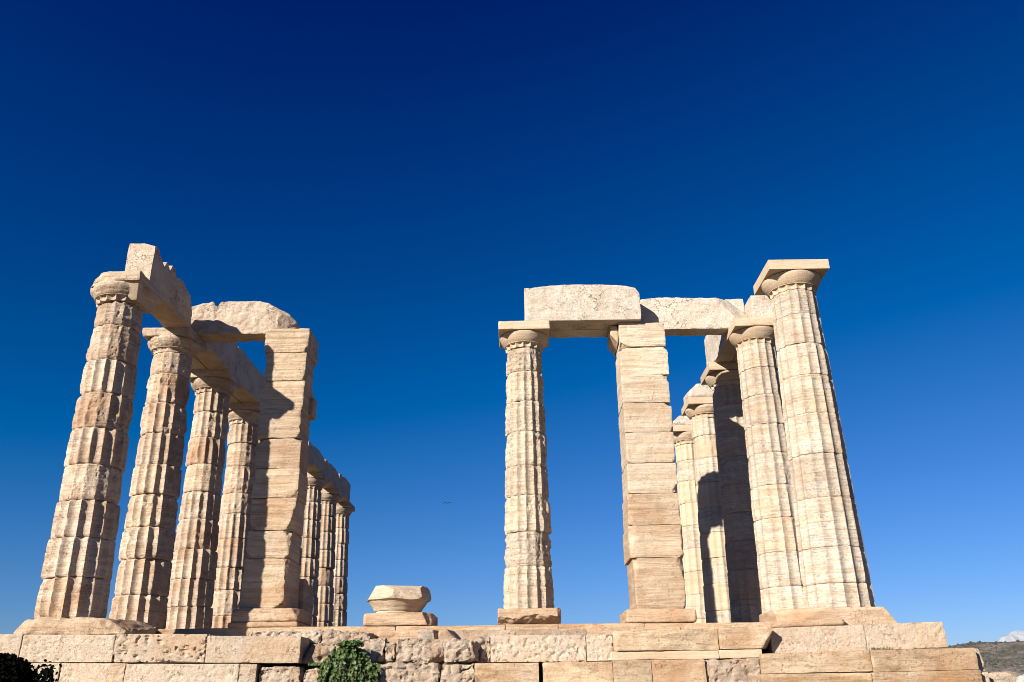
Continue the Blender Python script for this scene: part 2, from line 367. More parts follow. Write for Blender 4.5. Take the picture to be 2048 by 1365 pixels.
def terrain():
    rs = np.concatenate([[0], np.geomspace(2, 90, 60), np.geomspace(95, 2600, 120)]); nt = 400
    th = np.linspace(0, 2*math.pi, nt, endpoint=False)
    Rr = np.repeat(rs[1:], nt); T = np.tile(th, len(rs)-1)
    X = Rr*np.sin(T); Y = Rr*np.cos(T); z = ground_z(X, Y)
    V = np.vstack([[[0, 0, -1.62]], np.stack([X, Y, z], 1)]) + [HC[0], HC[1], HC[2]]
    n = len(rs)-1; F = [(0, 1+(i+1) % nt, 1+i) for i in range(nt)]
    for j in range(n-1):
        a = 1+j*nt
        for i in range(nt):
            k = (i+1) % nt; F.append((a+i, a+k, a+nt+k, a+nt+i))
    t = NT('dry_scrub_ground'); co = t.coord(rnd=False)
    a = t.noise(co, .22, 5, .8); b = t.noise(co, 2.3, 5, .7); s1 = t.noise(co, .035, 4, .6)
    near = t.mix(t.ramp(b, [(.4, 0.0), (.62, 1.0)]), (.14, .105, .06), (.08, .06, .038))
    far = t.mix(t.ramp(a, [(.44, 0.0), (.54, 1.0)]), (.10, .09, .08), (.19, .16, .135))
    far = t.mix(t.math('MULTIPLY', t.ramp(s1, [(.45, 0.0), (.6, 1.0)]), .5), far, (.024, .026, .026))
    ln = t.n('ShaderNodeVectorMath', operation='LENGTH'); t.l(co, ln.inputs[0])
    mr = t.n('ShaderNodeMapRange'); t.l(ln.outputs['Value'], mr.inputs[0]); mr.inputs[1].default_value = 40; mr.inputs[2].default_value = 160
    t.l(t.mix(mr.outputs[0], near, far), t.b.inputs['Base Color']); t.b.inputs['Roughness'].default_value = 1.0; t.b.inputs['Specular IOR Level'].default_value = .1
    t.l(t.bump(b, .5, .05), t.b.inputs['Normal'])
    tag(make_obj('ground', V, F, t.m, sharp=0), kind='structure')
terrain()
def scrub():
    rg = np.random.default_rng(5); n = 15000
    az = np.radians(rg.uniform(10, 62, n)); r = np.sqrt(rg.uniform(430**2, 1140**2, n))
    X = r*np.sin(az); Y = r*np.cos(az)
    keep = fbm(np.stack([X, Y, 0*X], 1)*.012, 3, 9)+rg.normal(0, .25, n) > -.12; X, Y = X[keep], Y[keep]; n = len(X)
    Z = ground_z(X, Y); sz = rg.uniform(.6, 2.0, n)
    ph = np.arange(6)*math.pi/3
    ring = np.stack([np.cos(ph), np.sin(ph), 0*ph], 1)
    base = np.vstack([ring*[.9, .9, 1]-[0, 0, .3], ring*[1, 1, 1]+[0, 0, .45], [[0, 0, 1.0]]])
    V = (base[None]*sz[:, None, None]*rg.uniform(.7, 1.25, (n, 13, 3)) + np.stack([X, Y, Z], 1)[:, None]).reshape(-1, 3)+HC
    fb = [(i, (i+1) % 6, 6+(i+1) % 6, 6+i) for i in range(6)]+[(6+i, 6+(i+1) % 6, 12) for i in range(6)]
    F = [tuple(13*k+i for i in f) for k in range(n) for f in fb]
    t = NT('scrub_leaf'); co = t.coord(rnd=False); t.l(t.mix(t.ramp(t.noise(co, .13, 2), [(.35, 0.0), (.65, 1.0)]), (.022, .028, .018), (.055, .058, .04)), t.b.inputs['Base Color']); t.b.inputs['Roughness'].default_value = 1.0
    tag(make_obj('scrub', V, F, t.m, sharp=0), 'low dark scrub scattered over the distant hillside', None, None, 'stuff')
scrub()
def sea():
    t = NT('sea_water'); t.b.inputs['Base Color'].default_value = (.02, .06, .11, 1); t.b.inputs['Roughness'].default_value = .12
    co = t.coord(rnd=False); t.l(t.bump(t.noise(co, .05, 4), .4, 1.0), t.b.inputs['Normal'])
    s = 25000; tag(make_obj('sea', [(-s,-s,-46), (s,-s,-46), (s,s,-46), (-s,s,-46)], [(0,1,2,3)], t.m, smooth=False), kind='structure')
sea()

# ------------------------------------------------------------------ stone platform (one masonry thing, each block a part)
plat = thing('stone_platform', (0, 0, -2.9), 'stepped stone platform of pale porous and brown marble blocks carrying the whole temple', 'platform')
def pb(mat, x0, x1, y0, y1, tl, tr, bl, br, name='block', **kw):
    z0, z1 = min(bl, br), max(tl, tr); s = 2.9
    kw.setdefault('seed', pb.k); pb.k += 1
    cuts = [((p[0], p[1], p[2]+s), n, r) for p, n, r in kw.pop('cuts', ())]
    return block(name, plat, mat, (x0, x1), (y0, y1), (z0+s, z1+s), shear=(tl+s, tr+s, bl+s, br+s), cuts=cuts, **kw)
pb.k = 100
PO = dict(res=.02, r=.004, rn=.010, amp=.004, lay=.002, pit=.009)
RO = dict(res=.02, r=.02, rn=.10, amp=.03, lay=.004, pit=.025, big=.035, ridge=.03)
MA = dict(res=.025, r=.007, rn=.014, amp=.004, lay=.004)
g = .004
# top course, left: porous ashlar
pb(M_poros, -7.9, -6.434, -1.15, -.2, -.25, -.272, -.62, -.645, **PO)
pb(M_poros, -6.423, -5.038, -1.15, -.2, -.282, -.299, -.666, -.682, **PO)
pb(M_poros, -5.032, -3.672, -1.15, -.2, -.285, -.309, -.682, -.703, **dict(PO, pit=.03, rn=.03))
pb(M_poros, -3.663, -2.271, -1.155, -.25, -.330, -.354, -.705, -.727, **dict(PO, pit=.006))
# middle: broken rubble in the top course
pb(M_rough, -2.29, -1.76, -.95, -.3, -.46, -.40, -.74, -.745, cuts=[((-2.24, -.95, -.62), (-.8, -.3, .62), .03)], **RO)
pb(M_rough, -3.197, -2.116, -.6, .3, -.237, -.236, -.44, -.44, **dict(RO, r=.02, rn=.05))
pb(M_rough, -2.104, -1.33, -.6, .3, -.229, -.262, -.56, -.56, **dict(RO, rn=.05))
pb(M_rough, -1.90, -1.50, -.93, -.4, -.44, -.42, -.745, -.745, **RO)
pb(M_rough, -1.58, -1.04, -1.0, -.3, -.392, -.387, -.735, -.735, cuts=[((-1.12, -1.0, -.66), (.5, -.5, -.7), .04)], **RO)
pb(M_rough, -1.05, -.885, -.98, -.3, -.445, -.45, -.735, -.735, **RO)
pb(M_rough, -.880, -.125, -1.07, -.3, -.392, -.410, -.737, -.745, cuts=[((-.3, -1.07, -.66), (.45, -.55, -.7), .05)], **RO)
pb(M_rough, -.150, .370, -1.14, -.3, -.43, -.42, -.755, -.755, cuts=[((.26, -1.14, -.5), (.85, -.35, .15), .02), ((.05, -1.14, -.72), (.2, -.5, -.8), .03)], **RO)
pb(M_rough, .24, .527, -.92, -.2, -.371, -.374, -.75, -.75, **dict(RO, ridge=.05))
# middle: porous ashlar
pb(M_poros, .532, 1.946, -1.05, -.1, -.369, -.378, -.745, -.755, **dict(PO, pit=.02))
pb(M_poros, 1.954, 2.345, -1.05, -.1, -.380, -.378, -.748, -.742, **dict(PO, pit=.02))
# marble step
pb(M_step, 2.350, 3.888, -1.22, -.3, -.345, -.329, -.618, -.618, cuts=[((2.40, -1.22, -.5), (-.9, -.5, .05), .012), ((3.25, -1.222, -.40), (.10, -1, -.12), .01)], **dict(MA, amp=.006))
pb(M_step, 3.896, 4.690, -1.21, -.3, -.315, -.311, -.616, -.607, cuts=[((4.58, -1.2, -.50), (.75, -.35, -.6), .02)], **dict(MA, amp=.006))
pb(M_new, 2.325, 3.869, -1.19, -.3, -.624, -.624, -.742, -.740, **MA)
pb(M_new, 3.872, 4.496, -1.19, -.3, -.622, -.613, -.740, -.729, **MA)
# right: porous ashlar
pb(M_poros, 4.700, 6.102, -1.0, -.1, -.312, -.287, -.683, -.658, **dict(PO, pit=.006))
pb(M_poros, 6.110, 7.301, -1.0, -.1, -.280, -.252, -.651, -.617, cuts=[((7.30, -1, -.45), (1, -.1, .12), .006)], **dict(PO, pit=.008))
# second course
PZ = -1.12
pb(M_poros, -7.9, -5.753, -1.22, -.3, -.655, -.683, PZ, PZ, **PO)
pb(M_poros, -5.745, -4.800, -1.2, -.3, -.686, -.702, PZ, PZ, **PO)
pb(M_poros, -4.793, -3.129, -1.2, -.3, -.707, -.727, PZ, PZ, **PO)
pb(M_rough, -3.122, -2.873, -1.2, -.3, -.730, -.736, PZ, PZ, **PO)
pb(M_rough, -2.867, -2.235, -1.16, -.3, -.755, -.765, PZ, PZ, **dict(RO, rn=.05))
pb(M_rough, -2.228, -1.846, -1.12, -.3, -.789, -.794, PZ, PZ, **RO)
pb(M_rough, -1.84, -1.152, -1.10, -.3, -.766, -.775, PZ, PZ, **RO)
pb(M_rough, -1.145, -.205, -1.17, -.3, -.745, -.749, -1.134, -1.145, cuts=[((-1.1, -1.17, -.85), (-.75, -.5, .4), .06)], **dict(RO, rn=.05))
pb(M_rough, -.199, .300, -1.16, -.3, -.753, -.759, -1.145, -1.151, **dict(RO, ridge=.05))
pb(M_step, .308, 1.238, -1.27, -.3, -.762, -.766, -1.118, -1.128, cuts=[((.42, -1.27, -1.0), (-.6, -.5, -.6), .02)], **MA)
pb(M_step, 1.296, 2.306, -1.24, -.3, -.764, -.762, -1.129, -1.141, **MA)
pb(M_step, 2.311, 2.864, -1.27, -.3, -.748, -.748, -1.141, -1.147, **MA)
pb(M_step, 2.869, 3.641, -1.27, -.3, -.744, -.745, -1.147, -1.143, **MA)
pb(M_rough, 3.646, 4.430, -1.24, -.3, -.742, -.742, -1.156, -1.139, cuts=[((3.9, -1.24, -.8), (-.1, -.8, .45), .02)], **dict(RO, r=.015, rn=.03, ridge=.01, big=.012))
pb(M_step, 4.437, 5.995, -1.36, -.3, -.684, -.655, -.957, -.942, **dict(MA, amp=.007))
pb(M_step, 6.001, 7.509, -1.355, -.3, -.655, -.639, -.955, -.933, **dict(MA, amp=.006))
pb(M_poros, 7.515, 7.668, -1.21, -.3, -.648, -.648, -.962, -.957, cuts=[((7.66, -1.2, -.8), (1, -.1, .2), .006)], **dict(PO, pit=.02))
# third course and the hidden footing below the picture
pb(M_step, 4.393, 5.952, -1.40, -.4, -.963, -.957, -1.32, -1.32, **MA)
pb(M_step, 5.959, 7.500, -1.40, -.4, -.958, -.938, -1.32, -1.32, **MA)
pb(M_poros, 7.506, 7.676, -1.26, -.4, -.966, -.964, -1.33, -1.33, **PO)
for a, b, mm in ((-7.9, -5.6, M_poros), (-5.59, -3.2, M_poros), (-3.19, -1.0, M_rough), (-.99, 1.1, M_rough), (1.11, 2.9, M_step), (2.91, 4.385, M_step)):
    pb(mm, a, b, -1.3, -.4, -1.16, -1.16, -1.62, -1.62, **dict(PO, res=.05))
for a, b, mm in ((-7.9, -4.6, M_poros), (-4.59, -1.2, M_poros), (-1.19, 2.0, M_rough), (2.01, 4.9, M_poros), (4.91, 7.8, M_poros)):
    pb(mm, a, b, -1.5, -.5, -1.33 if a > 4 else -1.63, -1.33 if a > 4 else -1.63, -2.9, -2.9, **dict(PO, res=.06))
# floor courses behind the front wall
pb(M_base, -3.25, -1.320, 1.90, 3.4, .004, -.012, -.30, -.30, **MA)
pb(M_base, -1.310, .689, 1.905, 3.4, -.012, -.016, -.30, -.30, **MA)
pb(M_base, .698, 1.655, 1.90, 3.4, -.006, -.006, -.30, -.30, **MA)
pb(M_base, 1.664, 3.239, 1.907, 3.4, -.006, -.017, -.30, -.30, **MA)
pb(M_base, 3.248, 5.50, 1.90, 3.4, -.017, -.030, -.30, -.30, **MA)
pb(M_base, -5.70, -3.26, 1.95, 3.4, .0, .0, -.30, -.30, **MA)
pb(M_rough, -.56, .888, -.05, 1.85, -.226, -.228, -.42, -.42, **dict(PO, rn=.03))
pb(M_rough, .896, 2.027, -.05, 1.85, -.219, -.225, -.43, -.43, **dict(PO, rn=.03))
pb(M_base, 2.035, 3.535, -.05, 1.85, -.222, -.215, -.43, -.43, **MA)
pb(M_base, 3.547, 4.960, -.42, 1.85, -.212, -.205, -.40, -.40, **dict(MA, rn=.03))
pb(M_base, 4.2, 5.926, -.76, -.63, -.222, -.172, -.31, -.275, **dict(MA, r=.025, rn=.04))
pb(M_base, -1.33, -.57, -.05, 1.85, -.21, -.22, -.42, -.42, **dict(PO, rn=.05))
# stylobate strips under the two long colonnades and the inner floor
for k in range(13):
    y0 = -.60+k*2.55 if k else .62
    pb(M_base, 5.51, 6.80, y0+.005, -.60+(k+1)*2.55, -.012, -.012, -.31, -.31, res=.08, r=.01, rn=.02, amp=.004, lay=.003)
    pb(M_base, -7.0, -5.71, y0+.005, -.60+(k+1)*2.55, -.006, -.006, -.31, -.31, res=.08, r=.01, rn=.02, amp=.004, lay=.003)
pb(M_floor, -5.70, 5.50, 3.41, 32.5, -.05, -.05, -.31, -.31, name='floor_slab', res=.35, r=.01, rn=.0, amp=.01, lay=.0)
pb(M_poros, -7.2, 7.22, -.28, 32.7, -.44, -.44, -2.9, -2.9, name='core', res=.4, r=.01, rn=.0, amp=.01, lay=.0)
pb(M_poros, -7.15, -1.34, -.19, 1.90, -.33, -.33, -.435, -.435, name='block', res=.06, r=.02, rn=.02, amp=.012, lay=.0)
pb(M_poros, 4.97, 7.15, -.05, 1.0, -.325, -.325, -.435, -.435, name='block', res=.06, r=.02, rn=.02, amp=.012, lay=.0)

# ------------------------------------------------------------------ separate base blocks and loose stones
def solo(name, mat, x, y, z, label, cat, group=None, **kw):
    t = block(name, None, mat, x, y, z, **kw); return tag(t, label, cat, group)
solo('column_base', M_base, (-6.98, -5.15), (-.62, .58), (-.27, .0), 'rough orange stained base slab under the nearest left column', 'base block', res=.025, r=.05, rn=.07, amp=.02, lay=.006, big=.03, seed=301,
     cuts=[((-5.62, -.6, -.02), (.35, -.75, .55), .04), ((-5.25, 0, -.10), (.5, -.1, .85), .02), ((-6.62, -.6, -.08), (-.5, -.6, .6), .02)])
solo('column_base', M_base, (4.98, 6.80), (-.62, .60), (-.295, .0), 'tan base slab with sloping chipped end under the tall free right column', 'base block', res=.025, r=.015, rn=.03, amp=.008, lay=.004, seed=302,
     cuts=[((5.5, -.62, -.10), (-.30, -.72, .62), .015), ((6.66, -.3, -.02), (.8, -.1, .55), .015)])
solo('column_base', M_base, (.555, 1.725), (1.97, 3.13), (0.0, .285), 'square marble base with a broken notch under the slender middle column', 'base block', res=.022, r=.03, rn=.05, amp=.008, lay=.004, seed=303,
     cuts=[((1.22, 1.97, .15), (.05, -.55, -.83), .06), ((1.62, 1.97, .1), (.75, -.6, -.1), .04)])
solo('column_base', M_base, (-1.935, -.66), (1.97, 3.13), (0.006, .235), 'square marble base in the gap, carrying the lone fallen capital', 'base block', res=.022, r=.025, rn=.04, amp=.007, lay=.005, seed=304,
     cuts=[((-.80, 1.97, .15), (.75, -.45, .35), .03)])
ca = thing('fallen_capital', (-1.37, 2.55, .24), 'broken round capital with a faceted top resting on a low square base', 'capital')
lathe('echinus', ca, M_pier, [(0, .40, 0), (.015, .42, 0), (.05, .425, 0), (.055, .445, 0), (.12, .485, 0), (.20, .545, 0), (.245, .58, 0), (.25, .615, 0), (.30, .64, 0), (.40, .64, 0), (.50, .62, 0), (.525, .58, 0), (.53, .2, 0)], 200, 0, .012, 77, ero=.3, sharp=24,
      cuts=[((-.22, -.53, .28), (-.38, -.62, .69), .012), ((.20, -.535, .27), (.34, -.66, .67), .014), ((-.575, 0, .30), (-.86, -.18, .48), .012), ((.575, -.05, .30), (.84, -.22, .49), .012), ((.05, -.22, .50), (.10, -.30, .95), .010), ((-.42, -.42, .15), (-.72, -.66, -.2), .012), ((.45, -.40, .2), (.74, -.66, -.1), .012)])
solo('loose_stone', M_rough, (-.60, -.30), (-.62, -.28), (-.43, -.245), 'small square-cornered loose stone on the front wall, dark cavity at its right', 'stone', 'loose stones on the front wall', res=.02, r=.02, rn=.05, amp=.02, seed=311, cuts=[((-.36, -.6, -.3), (.8, -.5, .1), .03)])
solo('loose_stone', M_rough, (-.285, .06), (-.62, -.28), (-.43, -.25), 'pointed loose stone on the front wall, sloping steeply down to its right', 'stone', 'loose stones on the front wall', res=.02, r=.02, rn=.05, amp=.02, seed=312, cuts=[((-.10, -.5, -.27), (.75, -.2, .6), .02)])

# ------------------------------------------------------------------ left (south) colonnade
GL = 'columns of the left colonnade'; LX = -6.35; LN = -.02; SL = 2.544
t = column(LX, 0, 'nearest left column, worn, its capital broken away on the outer side', M_left, [.02, .0, .22, .82, .10, .50, .25, .72, .85], GL,
       [0, .642, 1.279, 1.896, 2.507, 3.157, 3.811, 4.438, 5.125, 5.60], r0=.555, r1=.435, nt=256, depth=.066, rough=.020, chip=.026, seed=3, phase=.45, wob=.016, lean=LN,
       ab=.53, ech_ero=.5, ech_rough=.014, ab_cuts=[((-.45, 0, 5.93), (-.8, -.1, .6), .04), ((-.2, -.53, 6.05), (-.45, -.65, .3), .04), ((-.05, -.53, 6.0), (-.35, -1, -.1), .03)], ab_kw=dict(amp=.012, rn=.04, r=.015))
def _taper(P):
    k = np.clip((6.02-P[:, 2])/.42, 0, 1); q = P.copy()
    q[:, 0] = .41+(P[:, 0]-.41)*(1-.88*k); q[:, 1] = P[:, 1]*(1-.42*k); return q
block('repaired_corner', t, M_new, (-.08, .525), (-.535, .50), (5.62, 6.115), res=.03, r=.01, rn=.012, amp=.004, lay=.0, seed=321, warp=_taper)
column(LX, SL, 'second left column, patchy worn flutes, wide cracked capital under two beams', M_left, [.22, .05, .38, .42, .0, .2, .45, .52, .80], GL,
       [0, .629, 1.3, 1.914, 2.565, 3.163, 3.821, 4.476, 5.127, 5.60], r0=.528, r1=.425, nt=224, depth=.066, rough=.019, chip=.024, seed=4, phase=.1, wob=.014, lean=LN,
       ab=.51, ech_ero=.6, ech_rough=.022, ab_kw=dict(rn=.04, r=.012, amp=.008), ab_cuts=[((-.45, -.51, 5.95), (-.6, -.5, -.6), .02)])
column(LX, 2*SL, 'third left column, one smooth drum near its middle height', M_left, [.12, .05, .2, .38, .42, .95, .38, .35, .0], GL,
       [0, .653, 1.243, 1.881, 2.558, 3.184, 3.826, 4.484, 5.12, 5.60], r0=.515, r1=.415, nt=208, depth=.062, rough=.016, chip=.02, seed=5, phase=.3, wob=.015, lean=LN, ab=.52, ech_ero=.15, ech_rough=.008)
column(LX, 3*SL, 'fourth left column, half hidden by the left pier', M_left, [.12, .72, .3, .2, .32, .65, .75, .75, .5], GL,
       [0, .666, 1.279, 1.831, 2.547, 3.177, 3.701, 4.439, 5.057, 5.60], r0=.51, r1=.415, nt=176, dz=.03, depth=.062, rough=.018, chip=.02, seed=6, phase=.6, wob=.015, lean=LN, ab=.52, ech_ero=.5, ech_rough=.015)
LAB = ['weathered column concealed right behind the upper left pier, fifth along the left row', 'weathered column concealed right behind the lower left pier, sixth along the left row',
       'far column peeking out directly beside the left pier, under the first beam joint', 'far fluted column with one smooth drum, second from the far end of the left row', 'last and smallest fluted column at the far end of the left row']
for k in range(5):
    e = [.2, .35, .25, .55, .3, .2, .5, .3, .2] if k != 3 else [.15, .3, .2, .3, .98, .2, .2, .15, .15]
    rnd = random.Random(k+70); rnd.shuffle(e) if k != 3 else None
    column(LX, (4+k)*SL, LAB[k], M_left, e, GL, r0=.54, r1=.415, nt=96, dz=.06, depth=.06, rough=.022, chip=.03, seed=10+k, phase=.2+.13*k, wob=.012, lean=LN, ab=.53, ech_ero=.2, ech_rough=.008)

# beams of the left colonnade
GB = 'architrave beams of the left colonnade'
BM = dict(res=.035, r=.012, rn=.035, amp=.010, lay=.004, big=.012)
solo('architrave_beam', M_beamL, (-6.52, -6.0), (-.02, 2.13), (6.102, 6.92), 'jagged-topped beam on the nearest left column, reaching back to the second', 'beam', GB, seed=331, axis='y',
     top=[(-.02, 7.0), (.15, 6.96), (.22, 6.86), (.30, 6.84), (.50, 6.74), (.58, 6.90), (.78, 6.80), (.86, 6.97), (1.0, 6.96), (1.08, 6.80), (1.4, 6.91), (1.6, 6.85), (1.9, 6.80), (2.02, 6.62), (2.13, 6.45)], cuts=[((-6.05, -.02, 6.93), (.30, -.35, .9), .015), ((-6.27, -.02, 6.3), (.0, -1, .02), .012)], **dict(BM, rn=.012, r=.008, res=.028))
solo('architrave_beam', M_beamL, (-6.24, -3.87), (2.44, 2.92), (6.102, 6.88), 'crossbeam with rounded broken top, joining second left column to left pier', 'beam', None, seed=332, axis='x',
     top=[(-6.24, 6.64), (-6.16, 6.80), (-6.0, 6.87), (-5.695, 6.89), (-5.66, 6.80), (-5.60, 6.80), (-5.56, 6.89), (-5.23, 6.92), (-4.9, 6.925), (-4.68, 6.885), (-4.45, 6.82), (-4.21, 6.70), (-4.04, 6.61), (-3.87, 6.45)],
     cuts=[((-4.25, 2.44, 6.60), (.45, -.8, .40), .02), ((-5.9, 2.44, 6.84), (-.2, -.6, .75), .02), ((-5.0, 2.44, 6.88), (0, -.6, .8), .02), ((-4.28, 2.44, 6.2), (.55, -.82, -.12), .02)], **dict(BM, rn=.02, amp=.018, r=.008, ridge=.02, res=.028, big=.02))
for i, (ya, yb, xa, xb, lab) in enumerate([(2.95, 3.5*SL-SL-.02+.03, -6.46, -5.98, 'beam in shade from second to third left column, behind the crossbeam'),
                                          (5.10, 7.62, -6.46, -5.98, 'grey-faced ledged beam from third left column to behind the left pier'),
                                          (7.64, 10.17, -6.46, -5.98, 'beam concealed behind the left pier top, from fourth to fifth column')]):
    ya = max(ya, 2.95); yb = 5.09 if i == 0 else yb
    solo('architrave_beam', M_beamL, (xa, xb), (ya, yb), (6.102, 6.95), lab, 'beam', GB, seed=340+i, axis='y', top=[(ya, 6.93), (ya+.6, 6.96), (ya+.9, 6.93), (yb-.3, 6.95), (yb, 6.90)], **BM)
    solo('architrave_beam', M_beamL, (-6.96, -6.48), (ya, yb), (6.102, 6.95), ['shaded outer twin of the beam from second to third left column','shaded outer twin of the beam from third to fourth left column','concealed outer twin of the beam from fourth to fifth left column'][i], 'beam', GB, seed=350+i, **dict(BM, res=.06))
FAR = [(10.18, 12.71, 6.60), (12.73, 15.25, 6.72), (15.27, 17.80, 6.76), (17.82, 20.0, 6.86)]
FL = ['far beam just emerging from behind the left pier, slanted joint in its face', 'far beam with a humped top, over the far columns nearest the left pier', 'far beam with a domed top, second from the end of the left row', 'endmost far beam over the last left column, square end against the sky']
for i, (ya, yb, zt) in enumerate(FAR):
    solo('architrave_beam', M_beamL, (-6.50, -6.0), (ya, yb), (6.102, zt), FL[i], 'beam', GB, seed=360+i, axis='y', top=[(ya, zt-.08), (ya+.25, zt-.01), (ya+.5, zt-.07), (ya+.9, zt+.01), (ya+1.6, zt+.02), (ya+2.2, zt-.02), (yb, zt-.10)], **dict(BM, res=.06, rn=.03))

# ------------------------------------------------------------------ piers
def pier(label, x0, x1, y0, depth, joints, seed, cuts, wid, rn, mat, extra=()):
    t = thing('stone_pier', ((x0+x1)/2, y0+depth/2, 0), label, 'pier'); ox, oy = t.location.x, t.location.y
    rnd = random.Random(seed)
    for i, (a, b) in enumerate(zip(joints[:-1], joints[1:])):
        w = wid[i] if i < len(wid) else (0, 0, 0, 0)
        cs = [((p[0]-ox, p[1]-oy, p[2]), n, r) for p, n, r in cuts.get(i, ())]
        w = (w[0]+rnd.uniform(-.012, .012), w[1]+rnd.uniform(-.012, .012), w[2]+rnd.uniform(-.008, .008), w[3])
        for q in range(3):
            sx, sz = rnd.choice((-1, 1)), rnd.choice((-1, 1)); dd = rnd.uniform(.0, .05)
            cx_ = (x1+w[1] if sx > 0 else x0+w[0]) - sx*dd - ox; cz_ = (b if sz > 0 else a) - sz*rnd.uniform(.02, .14)
            cs.append(((cx_, y0+w[2]+rnd.uniform(.0, .03)-oy, cz_), (sx*rnd.uniform(.4, 1), -rnd.uniform(.3, .9), sz*rnd.uniform(.2, 1.0)), rnd.uniform(.03, .07)))
        block('block', t, mat[i] if isinstance(mat, list) else mat, (x0+w[0]-ox, x1+w[1]-ox), (y0+w[2]-oy, y0+depth+w[3]-oy), (a+.003, b-.003), res=.024, r=.008, rn=rn, amp=.008, lay=.008, big=.008, seed=seed*20+i, cuts=cs)
    for (xx, yy, zz, kw) in extra:
        kw = dict(kw); cs = [((p[0]-ox, p[1]-oy, p[2]), n, r) for p, n, r in kw.pop('cuts', ())]
        block(kw.pop('name', 'block'), t, kw.pop('mat', M_anta), (xx[0]-ox, xx[1]-ox), (yy[0]-oy, yy[1]-oy), zz, cuts=cs, **kw)
    return t
BK = dict(res=.025, r=.03, rn=.05, amp=.008, lay=.006, seed=9)
pier('left stone pier of stacked blocks with broken right edge, half in column shadow', -4.36, -3.45, 2.17, .72,
     [.345, 1.276, 1.809, 2.444, 3.037, 3.668, 4.274, 4.908, 5.537, 6.098], 21,
     {0: [((-3.50, 2.17, .9), (.8, -.62, 0), .05)], 1: [((-3.48, 2.17, 1.5), (.75, -.66, .1), .05)], 2: [((-3.44, 2.17, 2.2), (.75, -.66, -.25), .04)],
      6: [((-4.2, 2.17, 4.86), (-.25, -.6, .75), .02)], 7: [((-4.3, 2.17, 5.0), (-.7, -.2, -.6), .03)]},
     [(.06, -.02, 0, .3), (.05, .0, 0, .1), (.05, .04, .01, 0), (.04, .05, 0, .05), (.05, .04, .01, 0), (.03, .0, 0, .05), (.0, -.02, .02, .18), (.05, .0, 0, -.02), (.0, .02, -.02, .12)], .045, M_anta,
     extra=[((-4.38, -3.14), (1.97, 3.10), (.10, .345), dict(BK, mat=M_base, name='base', cuts=[((-3.26, 1.96, .30), (.7, -.3, .6), .02), ((-3.8, 1.98, .30), (0, -.75, .66), .01)])),
            ((-4.42, -3.12), (1.93, 3.15), (.0, .097), dict(BK, mat=M_base, name='plinth', seed=11, rn=.03)),
            ((-4.3, -3.36), (3.21, 4.05), (.02, 1.02), dict(BK, seed=12, cuts=[((-3.45, 3.8, .9), (.5, .3, .8), .04)])),
            ((-3.62, -3.36), (2.70, 3.02), (4.30, 4.72), dict(BK, seed=13, name='chip', res=.02))])
pier('right stone pier of clean banded blocks with brown stained foot, under crossbeams', 3.13, 4.12, 2.15, .80,
     [.245, 1.194, 1.810, 2.425, 3.037, 3.667, 4.294, 4.906, 5.535, 6.085], 22,
     {0: [((3.14, 2.15, .6), (-.75, -.6, .1), .03), ((4.08, 2.15, .62), (.8, -.5, .1), .05)], 1: [((3.17, 2.15, 1.5), (-.7, -.7, 0), .05), ((4.09, 2.15, 1.6), (.8, -.5, 0), .03)], 2: [((3.13, 2.15, 2.0), (-.7, -.7, -.2), .03)]},
     [(.0, -.02, 0, .25), (-.03, .0, .0, .3), (-.02, .0, 0, .15), (.0, -.02, 0, .2), (.0, .0, 0, .1), (.0, .0, 0, .15), (.01, .0, 0, .0), (.0, .02, .0, .05), (.02, .0, -.02, .1)], .018, [M_anta]*3+[M_pier]*7,
     extra=[((2.93, 4.21), (1.96, 3.2), (.0, .243), dict(BK, mat=M_base, name='base', seed=14, cuts=[((3.6, 1.97, .20), (0, -.75, .66), .01)])),
            ((2.985, 3.145), (2.25, 3.0), (5.66, 6.08), dict(BK, name='moulding', mat=M_new, res=.03, rn=.02, seed=15, cuts=[((3.0, 2.5, 5.85), (-.8, 0, -.6), .01)]))])

# ------------------------------------------------------------------ front crossbeams on the right
solo('architrave_beam', M_beam, (1.16, 3.63), (2.0, 2.52), (6.102, 6.92), 'long pale squared crossbeam from slender middle column to right pier', 'beam', None, seed=371, axis='x',
     top=[(1.16, 6.885), (1.3, 6.88), (1.45, 6.90), (1.66, 6.93), (1.93, 6.955), (2.5, 6.95), (2.8, 6.94), (3.33, 6.905), (3.54, 6.85), (3.63, 6.72)], **dict(BM, res=.03, rn=.018, amp=.008))
solo('architrave_beam', M_beam, (1.70, 3.36), (2.535, 2.95), (6.102, 6.80), 'rear half of the middle crossbeam, only its shaded underside showing', 'beam', None, seed=372, **dict(BM, res=.05))
solo('architrave_beam', M_beam, (3.655, 6.14), (2.56, 2.96), (6.102, 6.90), 'pale crossbeam with chipped top from right pier to the second right column', 'beam', None, seed=373, axis='x',
     top=[(3.655, 6.78), (3.74, 6.83), (3.94, 6.87), (4.17, 6.93), (4.5, 6.90), (5.05, 6.86), (5.49, 6.86), (5.67, 6.87), (5.81, 6.76), (6.01, 6.64), (6.14, 6.40)],
     cuts=[((5.55, 2.56, 6.62), (.45, -.8, .40), .015), ((4.9, 2.56, 6.84), (0, -.6, .8), .02)], **dict(BM, res=.03, rn=.03, amp=.012))

